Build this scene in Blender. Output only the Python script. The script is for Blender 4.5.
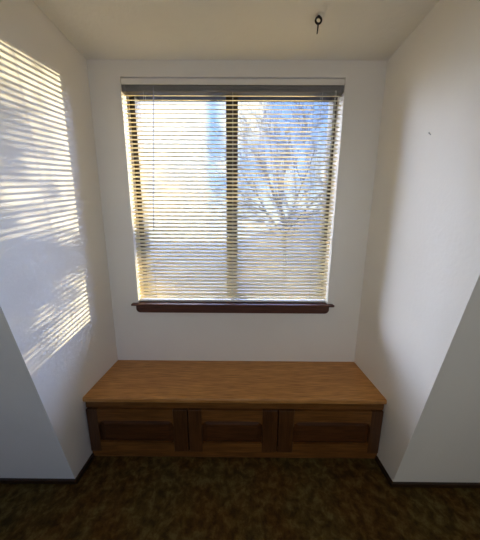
import bpy, bmesh, math, random
from mathutils import Vector, Matrix, Quaternion

for o in list(bpy.data.objects):
    bpy.data.objects.remove(o, do_unlink=True)
sc = bpy.context.scene
col = sc.collection
random.seed(7)

# ------------------------------------------------------------------ camera
cam_data = bpy.data.cameras.new('camera')
cam = bpy.data.objects.new('camera', cam_data)
col.objects.link(cam)
p, yaw, roll = math.radians(10.457), math.radians(-.1957), math.radians(.3245)
F = Vector((math.sin(yaw)*math.cos(p), math.cos(yaw)*math.cos(p), -math.sin(p)))
R = Vector((math.cos(yaw), -math.sin(yaw), 0))
U = R.cross(F)
R2 = R*math.cos(roll) + U*math.sin(roll)
U2 = -R*math.sin(roll) + U*math.cos(roll)
CAM = Vector((0, 0, 1.3175))
m = Matrix((R2, U2, -F)).transposed().to_4x4()
m.translation = CAM
cam.matrix_world = m
cam_data.sensor_fit = 'HORIZONTAL'
cam_data.sensor_width = 36
cam_data.lens = 36*218.82/480
cam_data.clip_start = .02
sc.camera = cam

# ------------------------------------------------------------------ sky, sun, exposure
SUN_DIR = Vector((-.82, -1.0, -.21)).normalized()      # the way the light travels
SUN_E = .72
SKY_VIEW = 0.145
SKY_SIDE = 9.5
sc.view_settings.view_transform = 'Standard'
sc.view_settings.look = 'None'
sc.view_settings.gamma = 1
sc.view_settings.use_curve_mapping = False
sc.view_settings.exposure = 3.5
sc.cycles.max_bounces = 14
sc.cycles.diffuse_bounces = 8
sc.cycles.transparent_max_bounces = 16
sc.cycles.sample_clamp_indirect = 6
sc.cycles.use_denoising = True
sc.cycles.use_adaptive_sampling = False
sc.cycles.sampling_pattern = 'BLUE_NOISE'
sc.cycles.use_guiding = True
sc.cycles.caustics_reflective = False
sc.cycles.caustics_refractive = False

world = bpy.data.worlds.new('sky')
sc.world = world
world.use_nodes = True
wn, wl = world.node_tree.nodes, world.node_tree.links
wn.clear()


def N(nodes, typ, **kw):
    n = nodes.new(typ)
    for k, v in kw.items():
        setattr(n, k, v)
    return n


def mth(nodes, links, op, a, b=None, c=None, clamp=False):
    n = nodes.new('ShaderNodeMath')
    n.operation = op
    n.use_clamp = clamp
    for i, v in enumerate((a, b, c)):
        if v is None:
            continue
        if isinstance(v, (int, float)):
            n.inputs[i].default_value = v
        else:
            links.new(v, n.inputs[i])
    return n.outputs[0]


def smooth(nodes, links, v, a, b, lo=0.0, hi=1.0):
    n = nodes.new('ShaderNodeMapRange')
    n.interpolation_type = 'SMOOTHSTEP'
    links.new(v, n.inputs['Value'])
    n.inputs['From Min'].default_value = a
    n.inputs['From Max'].default_value = b
    n.inputs['To Min'].default_value = lo
    n.inputs['To Max'].default_value = hi
    return n.outputs['Result']


tc = N(wn, 'ShaderNodeTexCoord')
sep = N(wn, 'ShaderNodeSeparateXYZ')
wl.new(tc.outputs['Generated'], sep.inputs[0])
az = mth(wn, wl, 'ARCTAN2', sep.outputs['X'], sep.outputs['Y'])
el = sep.outputs['Z']
noi = N(wn, 'ShaderNodeTexNoise')
noi.inputs['Scale'].default_value = 3.6
noi.inputs['Detail'].default_value = 5
noi.inputs['Roughness'].default_value = .55
wl.new(tc.outputs['Generated'], noi.inputs['Vector'])
cl = smooth(wn, wl, noi.outputs['Fac'], .46, .66)
left_bank = smooth(wn, wl, az, -.12, -.165)             # the white cloud bank on the left
low = smooth(wn, wl, el, .22, .05, 0, .7)
cloud = mth(wn, wl, 'MAXIMUM', mth(wn, wl, 'MAXIMUM', cl, left_bank), low)
grad = N(wn, 'ShaderNodeMix', data_type='RGBA')
wl.new(smooth(wn, wl, el, 0, .6), grad.inputs['Factor'])
grad.inputs['A'].default_value = (.42, .62, 1.0, 1)
grad.inputs['B'].default_value = (.22, .42, .95, 1)
skyc = N(wn, 'ShaderNodeMix', data_type='RGBA')
wl.new(cloud, skyc.inputs['Factor'])
wl.new(grad.outputs['Result'], skyc.inputs['A'])
skyc.inputs['B'].default_value = (.92, .95, 1.0, 1)
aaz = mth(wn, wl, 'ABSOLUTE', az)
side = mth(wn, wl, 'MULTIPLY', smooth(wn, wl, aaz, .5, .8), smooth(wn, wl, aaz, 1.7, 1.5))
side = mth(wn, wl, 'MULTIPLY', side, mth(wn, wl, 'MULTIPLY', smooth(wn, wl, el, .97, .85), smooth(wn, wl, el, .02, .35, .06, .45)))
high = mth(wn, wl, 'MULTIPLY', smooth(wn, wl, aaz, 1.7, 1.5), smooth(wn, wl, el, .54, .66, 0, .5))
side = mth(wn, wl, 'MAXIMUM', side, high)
side = mth(wn, wl, 'MAXIMUM', side, smooth(wn, wl, aaz, 2.0, 2.4, 0, .013))  # rear sky raised a little to feed the added window
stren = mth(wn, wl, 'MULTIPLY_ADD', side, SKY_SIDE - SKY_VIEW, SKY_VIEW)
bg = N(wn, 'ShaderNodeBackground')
sidec = N(wn, 'ShaderNodeMix', data_type='RGBA')       # sky boosted beside and above the view, to light the alcove
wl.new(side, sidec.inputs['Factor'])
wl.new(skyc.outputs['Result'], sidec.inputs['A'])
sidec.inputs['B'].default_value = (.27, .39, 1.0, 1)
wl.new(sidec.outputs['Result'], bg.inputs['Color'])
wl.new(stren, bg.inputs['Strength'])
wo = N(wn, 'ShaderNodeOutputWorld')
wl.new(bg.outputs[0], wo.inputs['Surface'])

sun_data = bpy.data.lights.new('sun', 'SUN')
sun_data.energy = SUN_E
sun_data.angle = math.radians(.6)
sun_data.color = (1.0, .84, .56)
sun = bpy.data.objects.new('sun', sun_data)
col.objects.link(sun)
sun.rotation_euler = SUN_DIR.to_track_quat('-Z', 'Y').to_euler()
sun.location = (4, 6, 4)


def portal(name, loc, sx, sy, rx):
    # sampling hint for the sky seen through a window opening; gives off no light itself
    ld = bpy.data.lights.new(name, 'AREA')
    ld.shape = 'RECTANGLE'
    ld.size, ld.size_y = sx, sy
    ld.cycles.is_portal = True
    o = bpy.data.objects.new(name, ld)
    col.objects.link(o)
    o.location = loc
    o.rotation_euler = (math.radians(rx), 0, 0)


portal('sky_portal', (-.05, 1.60, 1.4975), 1.27, 1.33, -90)
portal('sky_portal', (0, -1.83, 1.4), 1.8, 1.1, 90)


# ------------------------------------------------------------------ materials
def mat(name, base, rough=.6, spec=.3, metal=0):
    mm = bpy.data.materials.new(name)
    mm.use_nodes = True
    b = mm.node_tree.nodes['Principled BSDF']
    b.inputs['Base Color'].default_value = (*base, 1)
    b.inputs['Roughness'].default_value = rough
    b.inputs['Specular IOR Level'].default_value = spec
    b.inputs['Metallic'].default_value = metal
    return mm


def noise_mat(name, c0, c1, scale, rough=.6, spec=.3, bump=0.0, bump_scale=None, stretch=(1, 1, 1), detail=4, metal=0, lo=.35, hi=.65):
    mm = mat(name, c0, rough, spec, metal)
    nt, ln = mm.node_tree.nodes, mm.node_tree.links
    b = nt['Principled BSDF']
    t = N(nt, 'ShaderNodeTexCoord')
    mp = N(nt, 'ShaderNodeMapping')
    mp.inputs['Scale'].default_value = stretch
    ln.new(t.outputs['Object'], mp.inputs['Vector'])
    n = N(nt, 'ShaderNodeTexNoise')
    n.inputs['Scale'].default_value = scale
    n.inputs['Detail'].default_value = detail
    ln.new(mp.outputs[0], n.inputs['Vector'])
    f = smooth(nt, ln, n.outputs['Fac'], lo, hi)
    mx = N(nt, 'ShaderNodeMix', data_type='RGBA')
    mx.inputs['A'].default_value = (*c0, 1)
    mx.inputs['B'].default_value = (*c1, 1)
    ln.new(f, mx.inputs['Factor'])
    ln.new(mx.outputs['Result'], b.inputs['Base Color'])
    if bump:
        n2 = n
        if bump_scale:
            n2 = N(nt, 'ShaderNodeTexNoise')
            n2.inputs['Scale'].default_value = bump_scale
            n2.inputs['Detail'].default_value = 3
            ln.new(mp.outputs[0], n2.inputs['Vector'])
        bp = N(nt, 'ShaderNodeBump')
        bp.inputs['Strength'].default_value = 1
        bp.inputs['Distance'].default_value = bump
        ln.new(n2.outputs['Fac'], bp.inputs['Height'])
        ln.new(bp.outputs[0], b.inputs['Normal'])
    return mm


def wood_mat(name, c0, c1, axis, rough=.35, spec=.45, scale=5.0):
    """Stained oak: long grain along the axis, fine dark pores, slow plank tone."""
    mm = mat(name, c0, rough, spec)
    nt, ln = mm.node_tree.nodes, mm.node_tree.links
    b = nt['Principled BSDF']
    t = N(nt, 'ShaderNodeTexCoord')
    st = {'x': (.9, 9, 9), 'z': (9, 9, .9)}[axis]
    mp = N(nt, 'ShaderNodeMapping')
    mp.inputs['Scale'].default_value = st
    ln.new(t.outputs['Object'], mp.inputs['Vector'])
    n = N(nt, 'ShaderNodeTexNoise')
    n.inputs['Scale'].default_value = scale
    n.inputs['Detail'].default_value = 6
    n.inputs['Distortion'].default_value = .6
    ln.new(mp.outputs[0], n.inputs['Vector'])
    mp2 = N(nt, 'ShaderNodeMapping')
    mp2.inputs['Scale'].default_value = {'x': (2.5, 90, 90), 'z': (90, 90, 2.5)}[axis]
    ln.new(t.outputs['Object'], mp2.inputs['Vector'])
    n2 = N(nt, 'ShaderNodeTexNoise')
    n2.inputs['Scale'].default_value = 4
    n2.inputs['Detail'].default_value = 2
    ln.new(mp2.outputs[0], n2.inputs['Vector'])
    f = smooth(nt, ln, n.outputs['Fac'], .3, .7)
    g = smooth(nt, ln, n2.outputs['Fac'], .35, .6)
    mx = N(nt, 'ShaderNodeMix', data_type='RGBA')
    mx.inputs['A'].default_value = (*c0, 1)
    mx.inputs['B'].default_value = (*c1, 1)
    ln.new(f, mx.inputs['Factor'])
    mx2 = N(nt, 'ShaderNodeMix', data_type='RGBA', blend_type='MULTIPLY')
    mx2.inputs['Factor'].default_value = 1
    gr = N(nt, 'ShaderNodeMix', data_type='RGBA')
    gr.inputs['A'].default_value = (.62, .56, .5, 1)
    gr.inputs['B'].default_value = (1, 1, 1, 1)
    ln.new(g, gr.inputs['Factor'])
    ln.new(mx.outputs['Result'], mx2.inputs['A'])
    ln.new(gr.outputs['Result'], mx2.inputs['B'])
    ln.new(mx2.outputs['Result'], b.inputs['Base Color'])
    bp = N(nt, 'ShaderNodeBump')
    bp.inputs['Distance'].default_value = .0006
    ln.new(n2.outputs['Fac'], bp.inputs['Height'])
    ln.new(bp.outputs[0], b.inputs['Normal'])
    return mm


M = {}
M['wall'] = noise_mat('painted_drywall', (.89, .85, .785), (.87, .83, .765), 3, .75, .25, bump=.0007, bump_scale=55)
M['ceiling'] = noise_mat('textured_ceiling_paint', (.88, .85, .78), (.86, .83, .76), 4, .85, .15, bump=.0016, bump_scale=40)
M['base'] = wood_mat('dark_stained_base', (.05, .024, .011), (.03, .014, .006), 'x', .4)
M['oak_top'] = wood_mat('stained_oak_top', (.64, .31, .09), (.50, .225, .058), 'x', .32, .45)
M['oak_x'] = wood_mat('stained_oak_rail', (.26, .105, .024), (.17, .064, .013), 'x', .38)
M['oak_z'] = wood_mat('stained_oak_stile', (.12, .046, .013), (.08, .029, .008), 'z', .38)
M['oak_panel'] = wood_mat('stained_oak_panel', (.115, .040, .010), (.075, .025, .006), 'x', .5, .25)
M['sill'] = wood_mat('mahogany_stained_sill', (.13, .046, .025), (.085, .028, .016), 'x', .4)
M['bronze'] = noise_mat('bronze_aluminium', (.06, .047, .038), (.045, .036, .03), 30, .45, .4)
M['slat'] = noise_mat('cream_vinyl_slat', (.84, .80, .70), (.82, .78, .67), 8, .45, .4)
nt, ln = M['slat'].node_tree.nodes, M['slat'].node_tree.links    # the vinyl lets some light through
tl = N(nt, 'ShaderNodeBsdfTranslucent')
tl.inputs['Color'].default_value = (.97, .87, .64, 1)
ms = N(nt, 'ShaderNodeMixShader')
ms.inputs[0].default_value = .7
ln.new(nt['Principled BSDF'].outputs[0], ms.inputs[1])
ln.new(tl.outputs[0], ms.inputs[2])
ln.new(ms.outputs[0], nt['Material Output'].inputs['Surface'])
M['rail'] = noise_mat('grey_cream_enamel_rail', (.24, .235, .235), (.21, .205, .205), 8, .4, .45)
M['rail_white'] = noise_mat('white_enamel_rail', (.85, .84, .82), (.82, .81, .79), 8, .4, .45)
M['cord'] = noise_mat('white_cord', (.85, .84, .80), (.7, .69, .66), 200, .7, .2)
M['wand'] = mat('clear_plastic_wand', (.82, .82, .92), .15, .5)
nt, ln = M['wand'].node_tree.nodes, M['wand'].node_tree.links
tl = N(nt, 'ShaderNodeBsdfTransparent')
tl.inputs['Color'].default_value = (.88, .88, .96, 1)
ms = N(nt, 'ShaderNodeMixShader')
ms.inputs[0].default_value = .65
ln.new(nt['Principled BSDF'].outputs[0], ms.inputs[1])
ln.new(tl.outputs[0], ms.inputs[2])
ln.new(ms.outputs[0], nt['Material Output'].inputs['Surface'])
M['iron'] = noise_mat('dark_iron', (.028, .022, .028), (.018, .015, .018), 60, .4, .5, metal=.6)
M['steel'] = noise_mat('grey_steel', (.25, .25, .26), (.2, .2, .21), 60, .5, .4)
M['bark'] = noise_mat('grey_brown_bark', (.10, .10, .11), (.07, .07, .08), 14, .9, .1)
M['needles'] = noise_mat('evergreen_needles', (.035, .06, .022), (.02, .035, .014), 9, .8, .2)
M['lawn'] = noise_mat('winter_lawn', (.034, .035, .034), (.026, .027, .027), .6, .95, .1)

gm = bpy.data.materials.new('window_glass')
gm.use_nodes = True
gn, gl = gm.node_tree.nodes, gm.node_tree.links
gn.clear()
tr = N(gn, 'ShaderNodeBsdfTransparent')
tr.inputs['Color'].default_value = (.96, .98, .97, 1)
gs = N(gn, 'ShaderNodeBsdfGlossy')
gs.inputs['Roughness'].default_value = .02
fr = N(gn, 'ShaderNodeFresnel')
fr.inputs['IOR'].default_value = 1.25
ms = N(gn, 'ShaderNodeMixShader')
gl.new(fr.outputs[0], ms.inputs[0])
gl.new(tr.outputs[0], ms.inputs[1])
gl.new(gs.outputs[0], ms.inputs[2])
go_ = N(gn, 'ShaderNodeOutputMaterial')
gl.new(ms.outputs[0], go_.inputs['Surface'])
M['glass'] = gm

# carpet: mottled sculptured pile in rust, brown and olive
cm = mat('mottled_carpet', (.1, .07, .03), .95, .05)
nt, ln = cm.node_tree.nodes, cm.node_tree.links
b = nt['Principled BSDF']
t = N(nt, 'ShaderNodeTexCoord')
n1 = N(nt, 'ShaderNodeTexNoise')
n1.inputs['Scale'].default_value = 24
n1.inputs['Detail'].default_value = 6
n1.inputs['Roughness'].default_value = .65
n1.inputs['Distortion'].default_value = .3
n2 = N(nt, 'ShaderNodeTexNoise')
n2.inputs['Scale'].default_value = 4
n2.inputs['Detail'].default_value = 3
n3 = N(nt, 'ShaderNodeTexNoise')
n3.inputs['Scale'].default_value = 220
for n in (n1, n2, n3):
    ln.new(t.outputs['Object'], n.inputs['Vector'])
ramp = N(nt, 'ShaderNodeValToRGB')
ramp.color_ramp.elements[0].position = .36
ramp.color_ramp.elements[0].color = (.055, .037, .016, 1)
ramp.color_ramp.elements[1].position = .66
ramp.color_ramp.elements[1].color = (.165, .13, .06, 1)
e = ramp.color_ramp.elements.new(.5)
e.color = (.10, .066, .026, 1)
ln.new(n1.outputs['Fac'], ramp.inputs['Fac'])
mxx = N(nt, 'ShaderNodeMix', data_type='RGBA', blend_type='MULTIPLY')
mxx.inputs['Factor'].default_value = 1
mxx.inputs['B'].default_value = (1, 1, 1, 1)
g2 = N(nt, 'ShaderNodeMix', data_type='RGBA')
g2.inputs['A'].default_value = (1.0, .76, .48, 1)
g2.inputs['B'].default_value = (.98, .93, .66, 1)
ln.new(smooth(nt, ln, n2.outputs['Fac'], .4, .6), g2.inputs['Factor'])
ln.new(ramp.outputs[0], mxx.inputs['A'])
ln.new(g2.outputs['Result'], mxx.inputs['B'])
ln.new(mxx.outputs['Result'], b.inputs['Base Color'])
bp = N(nt, 'ShaderNodeBump')
bp.inputs['Distance'].default_value = .006
ln.new(n3.outputs['Fac'], bp.inputs['Height'])
ln.new(bp.outputs[0], b.inputs['Normal'])
M['carpet'] = cm


# ------------------------------------------------------------------ mesh helpers
def hexa(bm, v):
    """v: 4 bottom then 4 top corners, counter-clockwise from above."""
    vs = [bm.verts.new(q) for q in v]
    for f in ((3, 2, 1, 0), (4, 5, 6, 7), (0, 1, 5, 4), (1, 2, 6, 5), (2, 3, 7, 6), (3, 0, 4, 7)):
        bm.faces.new([vs[i] for i in f])


def box(bm, x0, x1, y0, y1, z0, z1):
    hexa(bm, [(x0, y0, z0), (x1, y0, z0), (x1, y1, z0), (x0, y1, z0),
              (x0, y0, z1), (x1, y0, z1), (x1, y1, z1), (x0, y1, z1)])


def prism(bm, prof, a0, a1, axis='x', cap=True):
    """Closed profile swept along an axis; prof in (y,z) for x, (x,z) for y."""
    def P(a, q):
        return (a, q[0], q[1]) if axis == 'x' else (q[0], a, q[1])
    A = [bm.verts.new(P(a0, q)) for q in prof]
    B = [bm.verts.new(P(a1, q)) for q in prof]
    n = len(prof)
    for i in range(n):
        bm.faces.new((A[i], A[(i+1) % n], B[(i+1) % n], B[i]))
    if cap:
        bm.faces.new(A[::-1])
        bm.faces.new(B)


def tube(bm, pts, radii, seg=8, closed=False):
    pts = [Vector(q) for q in pts]
    if isinstance(radii, (int, float)):
        radii = [radii]*len(pts)
    rings = []
    ref = None
    n = len(pts)
    for i, q in enumerate(pts):
        if closed:
            d = (pts[(i+1) % n] - pts[i-1]).normalized()
        else:
            d = (pts[min(i+1, n-1)] - pts[max(i-1, 0)]).normalized()
        if ref is None:
            ref = d.orthogonal().normalized()
        ref = (ref - d*ref.dot(d)).normalized()
        s = d.cross(ref)
        rings.append([bm.verts.new(q + (ref*math.cos(6.28318*k/seg) + s*math.sin(6.28318*k/seg))*radii[i]) for k in range(seg)])
    for i in range(n if closed else n-1):
        a, c = rings[i], rings[(i+1) % n]
        for k in range(seg):
            bm.faces.new((a[k], a[(k+1) % seg], c[(k+1) % seg], c[k]))
    if not closed:
        bm.faces.new(rings[0][::-1])
        bm.faces.new(rings[-1])


def lathe(bm, prof, cx, cy, seg=24):
    """prof: (radius, z) from bottom to top."""
    rings = [[bm.verts.new((cx + r*math.cos(6.28318*k/seg), cy + r*math.sin(6.28318*k/seg), z)) for k in range(seg)] for r, z in prof]
    for a, c in zip(rings, rings[1:]):
        for k in range(seg):
            bm.faces.new((a[k], a[(k+1) % seg], c[(k+1) % seg], c[k]))
    bm.faces.new(rings[0][::-1])
    bm.faces.new(rings[-1])


def obj(name, bm, material, parent=None, bevel=0, smooth_=False):
    bmesh.ops.recalc_face_normals(bm, faces=bm.faces[:])
    me = bpy.data.meshes.new(name)
    bm.to_mesh(me)
    bm.free()
    me.materials.append(material)
    o = bpy.data.objects.new(name, me)
    col.objects.link(o)
    if parent:
        o.parent = parent
        o.matrix_parent_inverse = Matrix.Translation(-parent.location)
    if smooth_:
        for f in me.polygons:
            f.use_smooth = True
    if bevel:
        bv = o.modifiers.new('bevel', 'BEVEL')
        bv.width = bevel
        bv.segments = 3
        bv.limit_method = 'ANGLE'
        for f in me.polygons:
            f.use_smooth = True
        wnm = o.modifiers.new('normals', 'WEIGHTED_NORMAL')
        wnm.keep_sharp = True
    return o


def struct(name, bm, material, parent=None, **kw):
    o = obj(name, bm, material, parent, **kw)
    if parent is None:
        o['kind'] = 'structure'
    return o


def thing(name, label, cat, loc, group=None):
    o = bpy.data.objects.new(name, None)
    o.empty_display_size = .05
    col.objects.link(o)
    o.location = loc
    if label:
        o['label'] = label
        o['category'] = cat
    if group:
        o['group'] = group
    return o


def tag(o, label, cat):
    o['label'] = label
    o['category'] = cat
    return o


# ------------------------------------------------------------------ the room
XL, XR, ZC, YW = -.863, .802, 2.239, 1.40
WT = .22                                                # thickness of the window wall
SL = .178
FY = .932                                               # the sloped wall meets the floor here
WL, WR, WB, WTOP = -.6845, .580, .833, 2.157            # window opening
RX0, RX1, RY0 = -1.9, 1.9, -1.7                         # the rest of the room


def yslope(z):
    return FY - SL*z


bm = bmesh.new()
box(bm, RX0-.2, RX1+.2, RY0-.2, YW+WT, -.15, -.004)
floor = struct('floor', bm, M['carpet'])
# sculptured pile in the part of the carpet in front of the seat
from mathutils import noise
bm = bmesh.new()
nx, ny = 420, 96
x0, x1, y0, y1 = -1.5, 1.45, .45, 1.13
gv = []
for j in range(ny+1):
    row = []
    for i in range(nx+1):
        x, y = x0 + (x1-x0)*i/nx, y0 + (y1-y0)*j/ny
        h = .0045*noise.noise((x*14, y*14, 3)) + .0035*noise.noise((x*34, y*34, 8)) + .002*noise.noise((x*110, y*110, 1))
        if i in (0, nx) or j in (0, ny):
            h = -.006
        row.append(bm.verts.new((x, y, h-.002)))
    gv.append(row)
for j in range(ny):
    for i in range(nx):
        bm.faces.new((gv[j][i], gv[j][i+1], gv[j+1][i+1], gv[j+1][i]))
struct('carpet', bm, M['carpet'], floor, smooth_=True)

bm = bmesh.new()
box(bm, RX0-.2, RX1+.2, RY0-.2, YW+WT, ZC, ZC+.15)
struct('ceiling', bm, M['ceiling'])

# the window wall with its opening
bm = bmesh.new()
a, c = XL-.12, XR+.12
box(bm, a, WL, YW, YW+WT, -.1, ZC)
box(bm, WR, c, YW, YW+WT, -.1, ZC)
box(bm, WL, WR, YW, YW+WT, WTOP, ZC)
box(bm, WL, WR, YW, YW+WT, -.1, WB-.022)
bmesh.ops.remove_doubles(bm, verts=bm.verts[:], dist=1e-5)
struct('wall_back', bm, M['wall'])

# the alcove's side walls and the steep sloped walls, mitred where they meet
T = .12
for s, X, nm, nm2 in ((-1, XL, 'wall_left', 'wall_front_left'), (1, XR, 'wall_right', 'wall_front_right')):
    bm = bmesh.new()
    Xo = X + s*T
    hexa(bm, [(X, yslope(0), 0), (Xo, yslope(0)+T, 0), (Xo, YW, 0), (X, YW, 0),
              (X, yslope(ZC), ZC), (Xo, yslope(ZC)+T, ZC), (Xo, YW, ZC), (X, YW, ZC)])
    struct(nm, bm, M['wall'])
    bm = bmesh.new()
    E_ = RX0 if s < 0 else RX1
    hexa(bm, [(E_, yslope(0), 0), (X, yslope(0), 0), (Xo, yslope(0)+T, 0), (E_, yslope(0)+T, 0),
              (E_, yslope(ZC), ZC), (X, yslope(ZC), ZC), (Xo, yslope(ZC)+T, ZC), (E_, yslope(ZC)+T, ZC)])
    struct(nm2, bm, M['wall'])
bm = bmesh.new()
box(bm, RX0-.15, RX0, RY0-.15, YW, 0, ZC)
struct('wall_room_left', bm, M['wall'])
bm = bmesh.new()
box(bm, RX1, RX1+.15, RY0-.15, YW, 0, ZC)
struct('wall_room_right', bm, M['wall'])
# the far side of the room, behind the camera, with an added window that lets in fill light
QX0, QX1, QZ0, QZ1 = -.9, .9, .85, 1.95
bm = bmesh.new()
box(bm, RX0, QX0, RY0-.15, RY0, 0, ZC)
box(bm, QX1, RX1, RY0-.15, RY0, 0, ZC)
box(bm, QX0, QX1, RY0-.15, RY0, 0, QZ0)
box(bm, QX0, QX1, RY0-.15, RY0, QZ1, ZC)
bmesh.ops.remove_doubles(bm, verts=bm.verts[:], dist=1e-5)
struct('wall_rear', bm, M['wall'])
bm = bmesh.new()
for q in ((QX0, QX0+.04, QZ0, QZ1), (QX1-.04, QX1, QZ0, QZ1), (-.03, .03, QZ0+.04, QZ1-.04)):
    box(bm, q[0], q[1], RY0-.12, RY0-.06, q[2], q[3])
for q in ((QZ0, QZ0+.04), (QZ1-.04, QZ1)):
    box(bm, QX0+.04, QX1-.04, RY0-.12, RY0-.06, q[0], q[1])
fill_win = struct('fill_window', bm, M['bronze'])
for q in ((QX0+.04, -.03), (.03, QX1-.04)):
    bm = bmesh.new()
    box(bm, q[0], q[1], RY0-.092, RY0-.088, QZ0+.04, QZ1-.04)
    struct('glass_pane', bm, M['glass'], fill_win)

# low dark base strips
BH, BT = .026, .011
BY = 1.06
for s, X, nm, nm2 in ((-1, XL, 'baseboard_left', 'baseboard_front_left'), (1, XR, 'baseboard_right', 'baseboard_front_right')):
    bm = bmesh.new()
    xi = X - s*BT
    ys = yslope(0)
    yf = yslope(BH)
    hexa(bm, [(X, ys, 0), (xi, ys-BT, 0), (xi, BY, 0), (X, BY, 0),
              (X, yf, BH), (xi, yf-BT, BH), (xi, BY, BH), (X, BY, BH)])
    struct(nm, bm, M['base'])
    bm = bmesh.new()
    E_ = RX0 if s < 0 else RX1
    hexa(bm, [(E_, ys-BT, 0), (xi, ys-BT, 0), (X, ys, 0), (E_, ys, 0),
              (E_, yf-BT, BH), (xi, yf-BT, BH), (X, yf, BH), (E_, yf, BH)])
    struct(nm2, bm, M['base'])

# ------------------------------------------------------------------ window: bronze slider, stool and apron
FY0, FY1 = 1.495, 1.575
bm = bmesh.new()
box(bm, WL, WL+.032, FY0, FY1, WB, WTOP)
box(bm, WR-.022, WR, FY0, FY1, WB, WTOP)
box(bm, WL+.032, WR-.022, FY0, FY1, WTOP-.035, WTOP)
box(bm, WL+.032, WR-.022, FY0, FY1, WB, WB+.03)
win = struct('window_1', bm, M['bronze'])
bm = bmesh.new()
box(bm, -.097, -.055, FY0+.002, FY0+.034, WB+.03, WTOP-.035)
box(bm, -.063, -.024, FY0+.03, FY0+.062, WB+.03, WTOP-.035)
struct('meeting_stile', bm, M['bronze'], win, bevel=.002)
bm = bmesh.new()
box(bm, WL+.032, -.097, FY0+.016, FY0+.020, WB+.03, WTOP-.035)
struct('glass_pane', bm, M['glass'], win)
bm = bmesh.new()
box(bm, -.024, WR-.022, FY0+.044, FY0+.048, WB+.03, WTOP-.035)
struct('glass_pane', bm, M['glass'], win)
bm = bmesh.new()                                        # stool with short horns
hexa(bm, [(WL-.036, 1.368, WB-.014), (WR+.036, 1.368, WB-.014), (WR+.036, YW, WB-.014), (WL-.036, YW, WB-.014),
          (WL-.036, 1.368, WB), (WR+.036, 1.368, WB), (WR+.036, YW, WB), (WL-.036, YW, WB)])
box(bm, WL, WR, YW, FY0+.01, WB-.014, WB)
struct('window_stool', bm, M['sill'], win, bevel=.004)
bm = bmesh.new()                                        # apron with rounded lower corners
ax0, ax1, az0, az1 = WL-.008, WR+.006, WB-.062, WB-.0145
rr = .028
prof = [(ax0, az1), (ax0, az0+rr)]
prof += [(ax0+rr-rr*math.cos(a*math.pi/16), az0+rr-rr*math.sin(a*math.pi/16)) for a in range(1, 9)]
prof += [(ax1-rr+rr*math.sin(a*math.pi/16), az0+rr-rr*math.cos(a*math.pi/16)) for a in range(0, 9)]
prof += [(ax1, az1)]
prism(bm, prof, 1.378, YW, 'y')
struct('apron', bm, M['sill'], win, bevel=.002)

# ------------------------------------------------------------------ window seat
ST, SF, TH = .408, 1.046, .03                           # top height, front edge, top thickness
seat = thing('storage_bench', 'built-in brown oak bench with three panelled doors below the window', 'bench', (-.03, 1.2, 0))
g = .001
bm = bmesh.new()
prof = [(YW-.001, ST-TH), (YW-.001, ST)]
prof += [(SF+.010-.010*math.sin(a*math.pi/12), ST-.010+.010*math.cos(a*math.pi/12)) for a in range(0, 7)]
prof += [(SF, ST-TH+.006), (SF+.006, ST-TH)]
prism(bm, prof, XL+g, XR-g)
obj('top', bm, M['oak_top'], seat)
BF = SF+.016                                            # face of the front frame
bm = bmesh.new()
box(bm, XL+g, XR-g, BF+.02, YW-.001, .004, ST-TH)       # carcass
DZ0, DZ1 = .05, ST-TH-.045
w3 = (XR-XL-2*g)/3
box(bm, XL+g, XR-g, BF, BF+.02, DZ1, ST-TH)             # rail under the top
box(bm, XL+g, XR-g, BF, BF+.02, .004, DZ0)              # bottom rail
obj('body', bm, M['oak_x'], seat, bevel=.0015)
edges = [XL+g, -.292, .215, XR-g]
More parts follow.
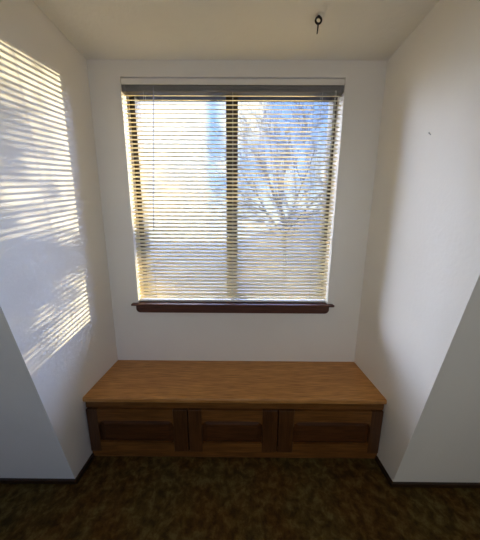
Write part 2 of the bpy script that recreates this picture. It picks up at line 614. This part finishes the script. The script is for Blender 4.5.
for k in range(3):
    d0, d1 = edges[k]+.003, edges[k+1]-.003
    z0, z1 = DZ0+.003, DZ1-.003
    y0, y1 = BF-.010, BF+.0195
    sw = (.062, .075, .085)[k]
    sw2 = (.08, .085, .065)[k]
    rh = .072
    rb = .058
    door = thing('door', None, None, (0, 0, 0))
    door.parent = seat
    door.matrix_parent_inverse = Matrix.Translation(-seat.location)
    for xs, xe in ((d0, d0+sw), (d1-sw2, d1)):
        bm = bmesh.new()
        box(bm, xs, xe, y0, y1, z0, z1)
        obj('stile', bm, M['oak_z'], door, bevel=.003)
    # rails with curved shoulders towards the panel
    for top in (True, False):
        bm = bmesh.new()
        r = .034
        xa, xb = d0+sw, d1-sw2
        if top:
            zo, zi = z1, z1-rh
            sg = -1
        else:
            zo, zi = z0, z0+rb
            sg = 1
            r = .012
        pr = [(xa, zo), (xb, zo), (xb, zi+sg*r)]
        pr += [(xb-r+r*math.cos(a*math.pi/12), zi+sg*r-sg*r*math.sin(a*math.pi/12)) for a in range(1, 7)]
        pr += [(xa+r-r*math.sin(a*math.pi/12), zi+sg*r-sg*r*math.cos(a*math.pi/12)) for a in range(0, 6)]
        pr += [(xa, zi+sg*r)]
        prism(bm, pr, y0, y1, 'y')
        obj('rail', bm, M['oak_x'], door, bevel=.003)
    # raised panel: a sunk border sloping up to a flat field
    bm = bmesh.new()
    xa, xb, za, zb = d0+sw-.005, d1-sw2+.005, z0+rb-.005, z1-rh+.03
    yb, yf, ya = y1, y0+.015, y0+.006
    ins = .035
    hexa(bm, [(xa, yf, za), (xb, yf, za), (xb, yb, za), (xa, yb, za), (xa, yf, zb), (xb, yf, zb), (xb, yb, zb), (xa, yb, zb)])
    zt = z1-rh-.005
    o_ = [(xa+.004, za+.004), (xb-.004, za+.004), (xb-.004, zt), (xa+.004, zt)]
    i_ = [(xa+ins, za+.022), (xb-ins, za+.022), (xb-ins, zt-.022), (xa+ins, zt-.022)]
    A = [bm.verts.new((q[0], yf-.0002, q[1])) for q in o_]
    B = [bm.verts.new((q[0], ya, q[1])) for q in i_]
    for i in range(4):
        bm.faces.new((A[i], A[(i+1) % 4], B[(i+1) % 4], B[i]))
    bm.faces.new(B)
    bm.faces.new(A[::-1])
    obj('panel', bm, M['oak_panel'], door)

# ------------------------------------------------------------------ the blind
BL, BR = WL+.004, WR-.005
BYC = 1.428                                             # middle of the slats
blind = thing('window_blind', 'cream horizontal mini blind with open slats covering the window', 'blind', (-.05, BYC, WTOP))
bm = bmesh.new()                                        # open-topped U channel with rolled lips
h0, h1 = 2.090, 2.121
prism(bm, [(BYC-.016, h0), (BYC-.016, h0+.010), (BYC-.0125, h0+.011), (BYC-.0125, h0+.014), (BYC-.016, h0+.015), (BYC-.016, h1-.009), (BYC-.0185, h1-.008), (BYC-.0185, h1-.002), (BYC-.016, h1-.001), (BYC-.016, h1), (BYC-.019, h1), (BYC-.019, h1+.003), (BYC-.010, h1+.003), (BYC-.010, h0+.003),
           (BYC+.013, h0+.003), (BYC+.012, h1+.003), (BYC+.019, h1+.003), (BYC+.019, h1), (BYC+.016, h1), (BYC+.016, h0)], BL, BR)
obj('headrail', bm, M['rail'], blind)
for bx in (BL-.003, BR-.015):
    bm = bmesh.new()
    box(bm, bx, bx+.018, BYC-.021, BYC+.021, h0-.003, h1+.005)
    obj('bracket', bm, M['rail'], blind, bevel=.0015)

bm = bmesh.new()
box(bm, WL+.002, WR-.002, 1.4035, 1.4075, h1+.001, WTOP-.006)
for vx in (WL+.002, WR-.006):
    box(bm, vx, vx+.004, 1.4075, BYC+.016, h1+.001, WTOP-.006)
box(bm, BL+.03, BR-.03, 1.4075, BYC+.016, h1+.0025, h1+.0045)
obj('valance', bm, M['wall'], blind)
NS = 53
SW, CROWN, TILT = .0270, .0036, math.radians(30)
ztop, zbot = 2.076, WB+.034
prof = []
K = 6
up = []
for i in range(K+1):
    s = -1 + 2*i/K
    up.append((s*SW/2, CROWN*(1-s*s)))
dn = [(a, c-.0007) for a, c in reversed(up)]
prof = up + dn
ct, st_ = math.cos(TILT), math.sin(TILT)
prof = [(a*ct - c*st_, a*st_ + c*ct) for a, c in prof]  # room edge (-y) lower
slat_mesh = None
for i in range(NS):
    z = ztop + (zbot-ztop)*i/(NS-1)
    if slat_mesh is None:
        bm = bmesh.new()
        prism(bm, prof, BL, BR)
        s0 = obj('slat', bm, M['slat'], blind)
        slat_mesh = s0.data
        o = s0
    else:
        o = s0.copy()
        o.parent = blind
        o.matrix_parent_inverse = Matrix.Translation(-blind.location)
        col.objects.link(o)
    o.location = (0, BYC, z)
bm = bmesh.new()
box(bm, BL, BR, BYC-.013, BYC+.013, WB+.004, WB+.018)
obj('bottom_rail', bm, M['rail_white'], blind, bevel=.003)
for x in (-.565, -.052, .462):
    bm = bmesh.new()
    for dy in (-.0145, .0145):
        tube(bm, [(x, BYC+dy, h0+.002), (x, BYC+dy, WB+.016)], .0009, 5)
    for i in range(NS):
        z = ztop + (zbot-ztop)*i/(NS-1) - .0012
        tube(bm, [(x, BYC-.0145, z - st_*.0145), (x, BYC+.0145, z + st_*.0145)], .0005, 4)
    obj('ladder_cord', bm, M['cord'], blind)
bm = bmesh.new()
wx = -.50
tube(bm, [(wx, BYC-.018, h1-.004), (wx, BYC-.026, h1-.012), (wx, BYC-.030, h0-.004)], .0022, 8)
tube(bm, [(wx, BYC-.030, h0-.004), (wx-.050, BYC-.030, 1.31)], .0036, 6)
obj('tilt_wand', bm, M['wand'], blind)
bm = bmesh.new()
for dx, zz in ((0, 1.50), (.006, 1.53)):
    tube(bm, [(.531+dx, BYC-.020, h0+.006), (.527+dx, BYC-.026, 1.9), (.519+dx, BYC-.028, zz+.06)], .0013, 6)
lathe(bm, [(.002, 1.56), (.006, 1.535), (.005, 1.528), (.0015, 1.528)][::-1], .519, BYC-.028, 10)
obj('lift_cord', bm, M['cord'], blind)

# ------------------------------------------------------------------ ceiling hook and nail
hx, hy = .3345, 1.152
hook = thing('ceiling_hook', 'small dark metal hook hanging from the ceiling', 'hook', (hx, hy, ZC))
bm = bmesh.new()
pts = [(hx + .0125*math.sin(a), hy - .006, ZC - .0155 + .0125*math.cos(a)) for a in [i*6.28318/24 for i in range(24)]]
tube(bm, pts, .0042, 8, closed=True)
obj('ring', bm, M['iron'], hook, smooth_=True)
bm = bmesh.new()
tube(bm, [(hx, hy-.006, ZC-.026), (hx-.001, hy-.006, ZC-.045), (hx-.0025, hy-.006, ZC-.066)], [.0036, .003, .0024], 8)
obj('shank', bm, M['iron'], hook, smooth_=True)
bm = bmesh.new()
lathe(bm, [(.0035, ZC-.003), (.0055, ZC-.0012), (.0058, ZC)], hx, hy-.006, 16)
obj('screw_plate', bm, M['iron'], hook)

nd = Vector((430.5 - 240, 0, 270 - 135.5))/218.82
nv = F + R2*nd.x + U2*nd.z
nq = CAM + nv*(XR/nv.x)
nail = thing('nail', 'tiny grey nail in the white wall right of the window', 'nail', nq)
bm = bmesh.new()
tube(bm, [nq + Vector((.004, 0, 0)), nq + Vector((-.008, 0, .010))], .0013, 8)
obj('shaft', bm, M['steel'], nail)
bm = bmesh.new()
tube(bm, [nq + Vector((-.008, 0, .010)), nq + Vector((-.009, 0, .0115))], .0028, 12)
obj('head', bm, M['steel'], nail)

# ------------------------------------------------------------------ outside: lawn, bare tree, added shade conifer
GZ = -2.6
def ground_z(x, y):
    t = min(max((x + .05*y)/(.30*y + .01), 0), 1)
    t = t*t*(3-2*t)
    d = min(max((y-4)/16, 0), 1)
    far = max(y-20, 0)*.02
    return GZ + t*d*d*(3-2*d)*5.6 + far + .12*noise.noise((x*.5, y*.5, 0))


bm = bmesh.new()
gv = []
for j in range(61):
    y = -20 if j == 0 else YW+WT+.03 + 60*(j/60)**2
    gv.append([bm.verts.new((-45 + 90*i/90, y, ground_z(-45 + 90*i/90, y))) for i in range(91)])
for j in range(60):
    for i in range(90):
        bm.faces.new((gv[j][i], gv[j][i+1], gv[j+1][i+1], gv[j+1][i]))
ground = obj('ground', bm, M['lawn'], smooth_=True)
ground['kind'] = 'structure'


def grow(bm, start, d, length, rad, depth, rng, spread=.55):
    pts = [start]
    q = Vector(start)
    v = Vector(d)
    n = 5 if depth > 1 else 4
    for i in range(n):
        v = (v + Vector((rng.uniform(-1, 1), rng.uniform(-1, 1), rng.uniform(-.6, 1)))*.16).normalized()
        q = q + v*length/n
        pts.append(q.copy())
    tube(bm, pts, [rad*(1-.55*i/n) for i in range(n+1)], 6 if depth > 2 else (4 if depth > 1 else 3))
    if depth <= 0:
        return
    kids = {4: 5, 3: 4, 2: 4, 1: 3}[depth]
    for k in range(kids):
        i = rng.randint(1, n)
        ax = Vector((rng.uniform(-1, 1), rng.uniform(-1, 1), rng.uniform(-1, 1))).cross(v).normalized()
        nd = (Quaternion(ax, rng.uniform(.35, spread+.4)) @ v)
        nd.z += .12
        grow(bm, pts[i], nd.normalized(), length*rng.uniform(.55, .75), max(rad*(1-.55*i/n)*.6, .006), depth-1, rng, spread)


rng = random.Random(11)
tx, ty = 1.62, 8.2
gz = ground_z(tx, ty) - .1
tree = thing('tree', 'bare branching tree outside the right window pane', 'tree', (tx, ty, gz))
bm = bmesh.new()
tube(bm, [(tx, ty, gz), (tx+.06, ty, gz+1.5), (tx-.02, ty, 1.5)], [.12, .09, .07], 10)
obj('trunk', bm, M['bark'], tree)
for k in range(9):
    a = k*2*math.pi/9 + .4
    bm = bmesh.new()
    up_ = (.45, .8, 1.4)[k % 3]
    d = Vector((math.cos(a)*.75, math.sin(a)*.55, up_)).normalized()
    grow(bm, Vector((tx-.02, ty, .9+.25*(k % 3))), d, 2.65, .045, 4, rng)
    obj('branch', bm, M['bark'], tree)

# conifer added out of view, its sprays placed to break up the low sun
ex, ey = 3.0, 4.1
ez = ground_z(ex, ey) - .1
shade_tree = thing('shade_conifer', 'dark conifer added out of view, right of the window, to shade the sun', 'tree', (ex, ey, ez))
bm = bmesh.new()
tube(bm, [(ex, ey, ez), (ex, ey, 2.3)], [.09, .03], 8)
obj('trunk', bm, M['bark'], shade_tree)
rng = random.Random(3)
bm = bmesh.new()
SPRAYS = [  # window-plane x, z, half width, half height, needles
    (-.26, 1.26, .26, .17, 1900), (-.52, 1.26, .14, .06, 700), (-.22, 1.75, .2, .26, 1100), (-.18, 1.0, .16, .14, 700),
    (.46, 1.18, .17, .20, 900), (.10, .93, .2, .07, 500), (.25, 1.45, .22, .1, 400), 
    (.3, .86, .12, .05, 200),
]
for wx_, wz_, hw, hh, n in SPRAYS:
    k = 2.75 + rng.uniform(-.3, .3)
    c = Vector((wx_ + .82*k, 1.47 + k, wz_ + .21*k))
    t0 = Vector((ex, ey, c.z - .25))
    tube(bm, [t0, (t0 + c)/2 + Vector((0, 0, .04)), c], [.018, .012, .006], 5)
    for i in range(n):
        a = rng.gauss(0, .55)
        b2 = rng.gauss(0, .55)
        q = c + Vector((a*hw, rng.gauss(0, .15), b2*hh))
        d = Vector((rng.uniform(-1, 1), rng.uniform(-1, 1), rng.uniform(-.6, .6))).normalized()*rng.uniform(.03, .06)
        w = d.orthogonal().normalized()*.012
        v = [bm.verts.new(q - d), bm.verts.new(q + w), bm.verts.new(q + d), bm.verts.new(q - w)]
        bm.faces.new(v)
obj('foliage', bm, M['needles'], shade_tree)
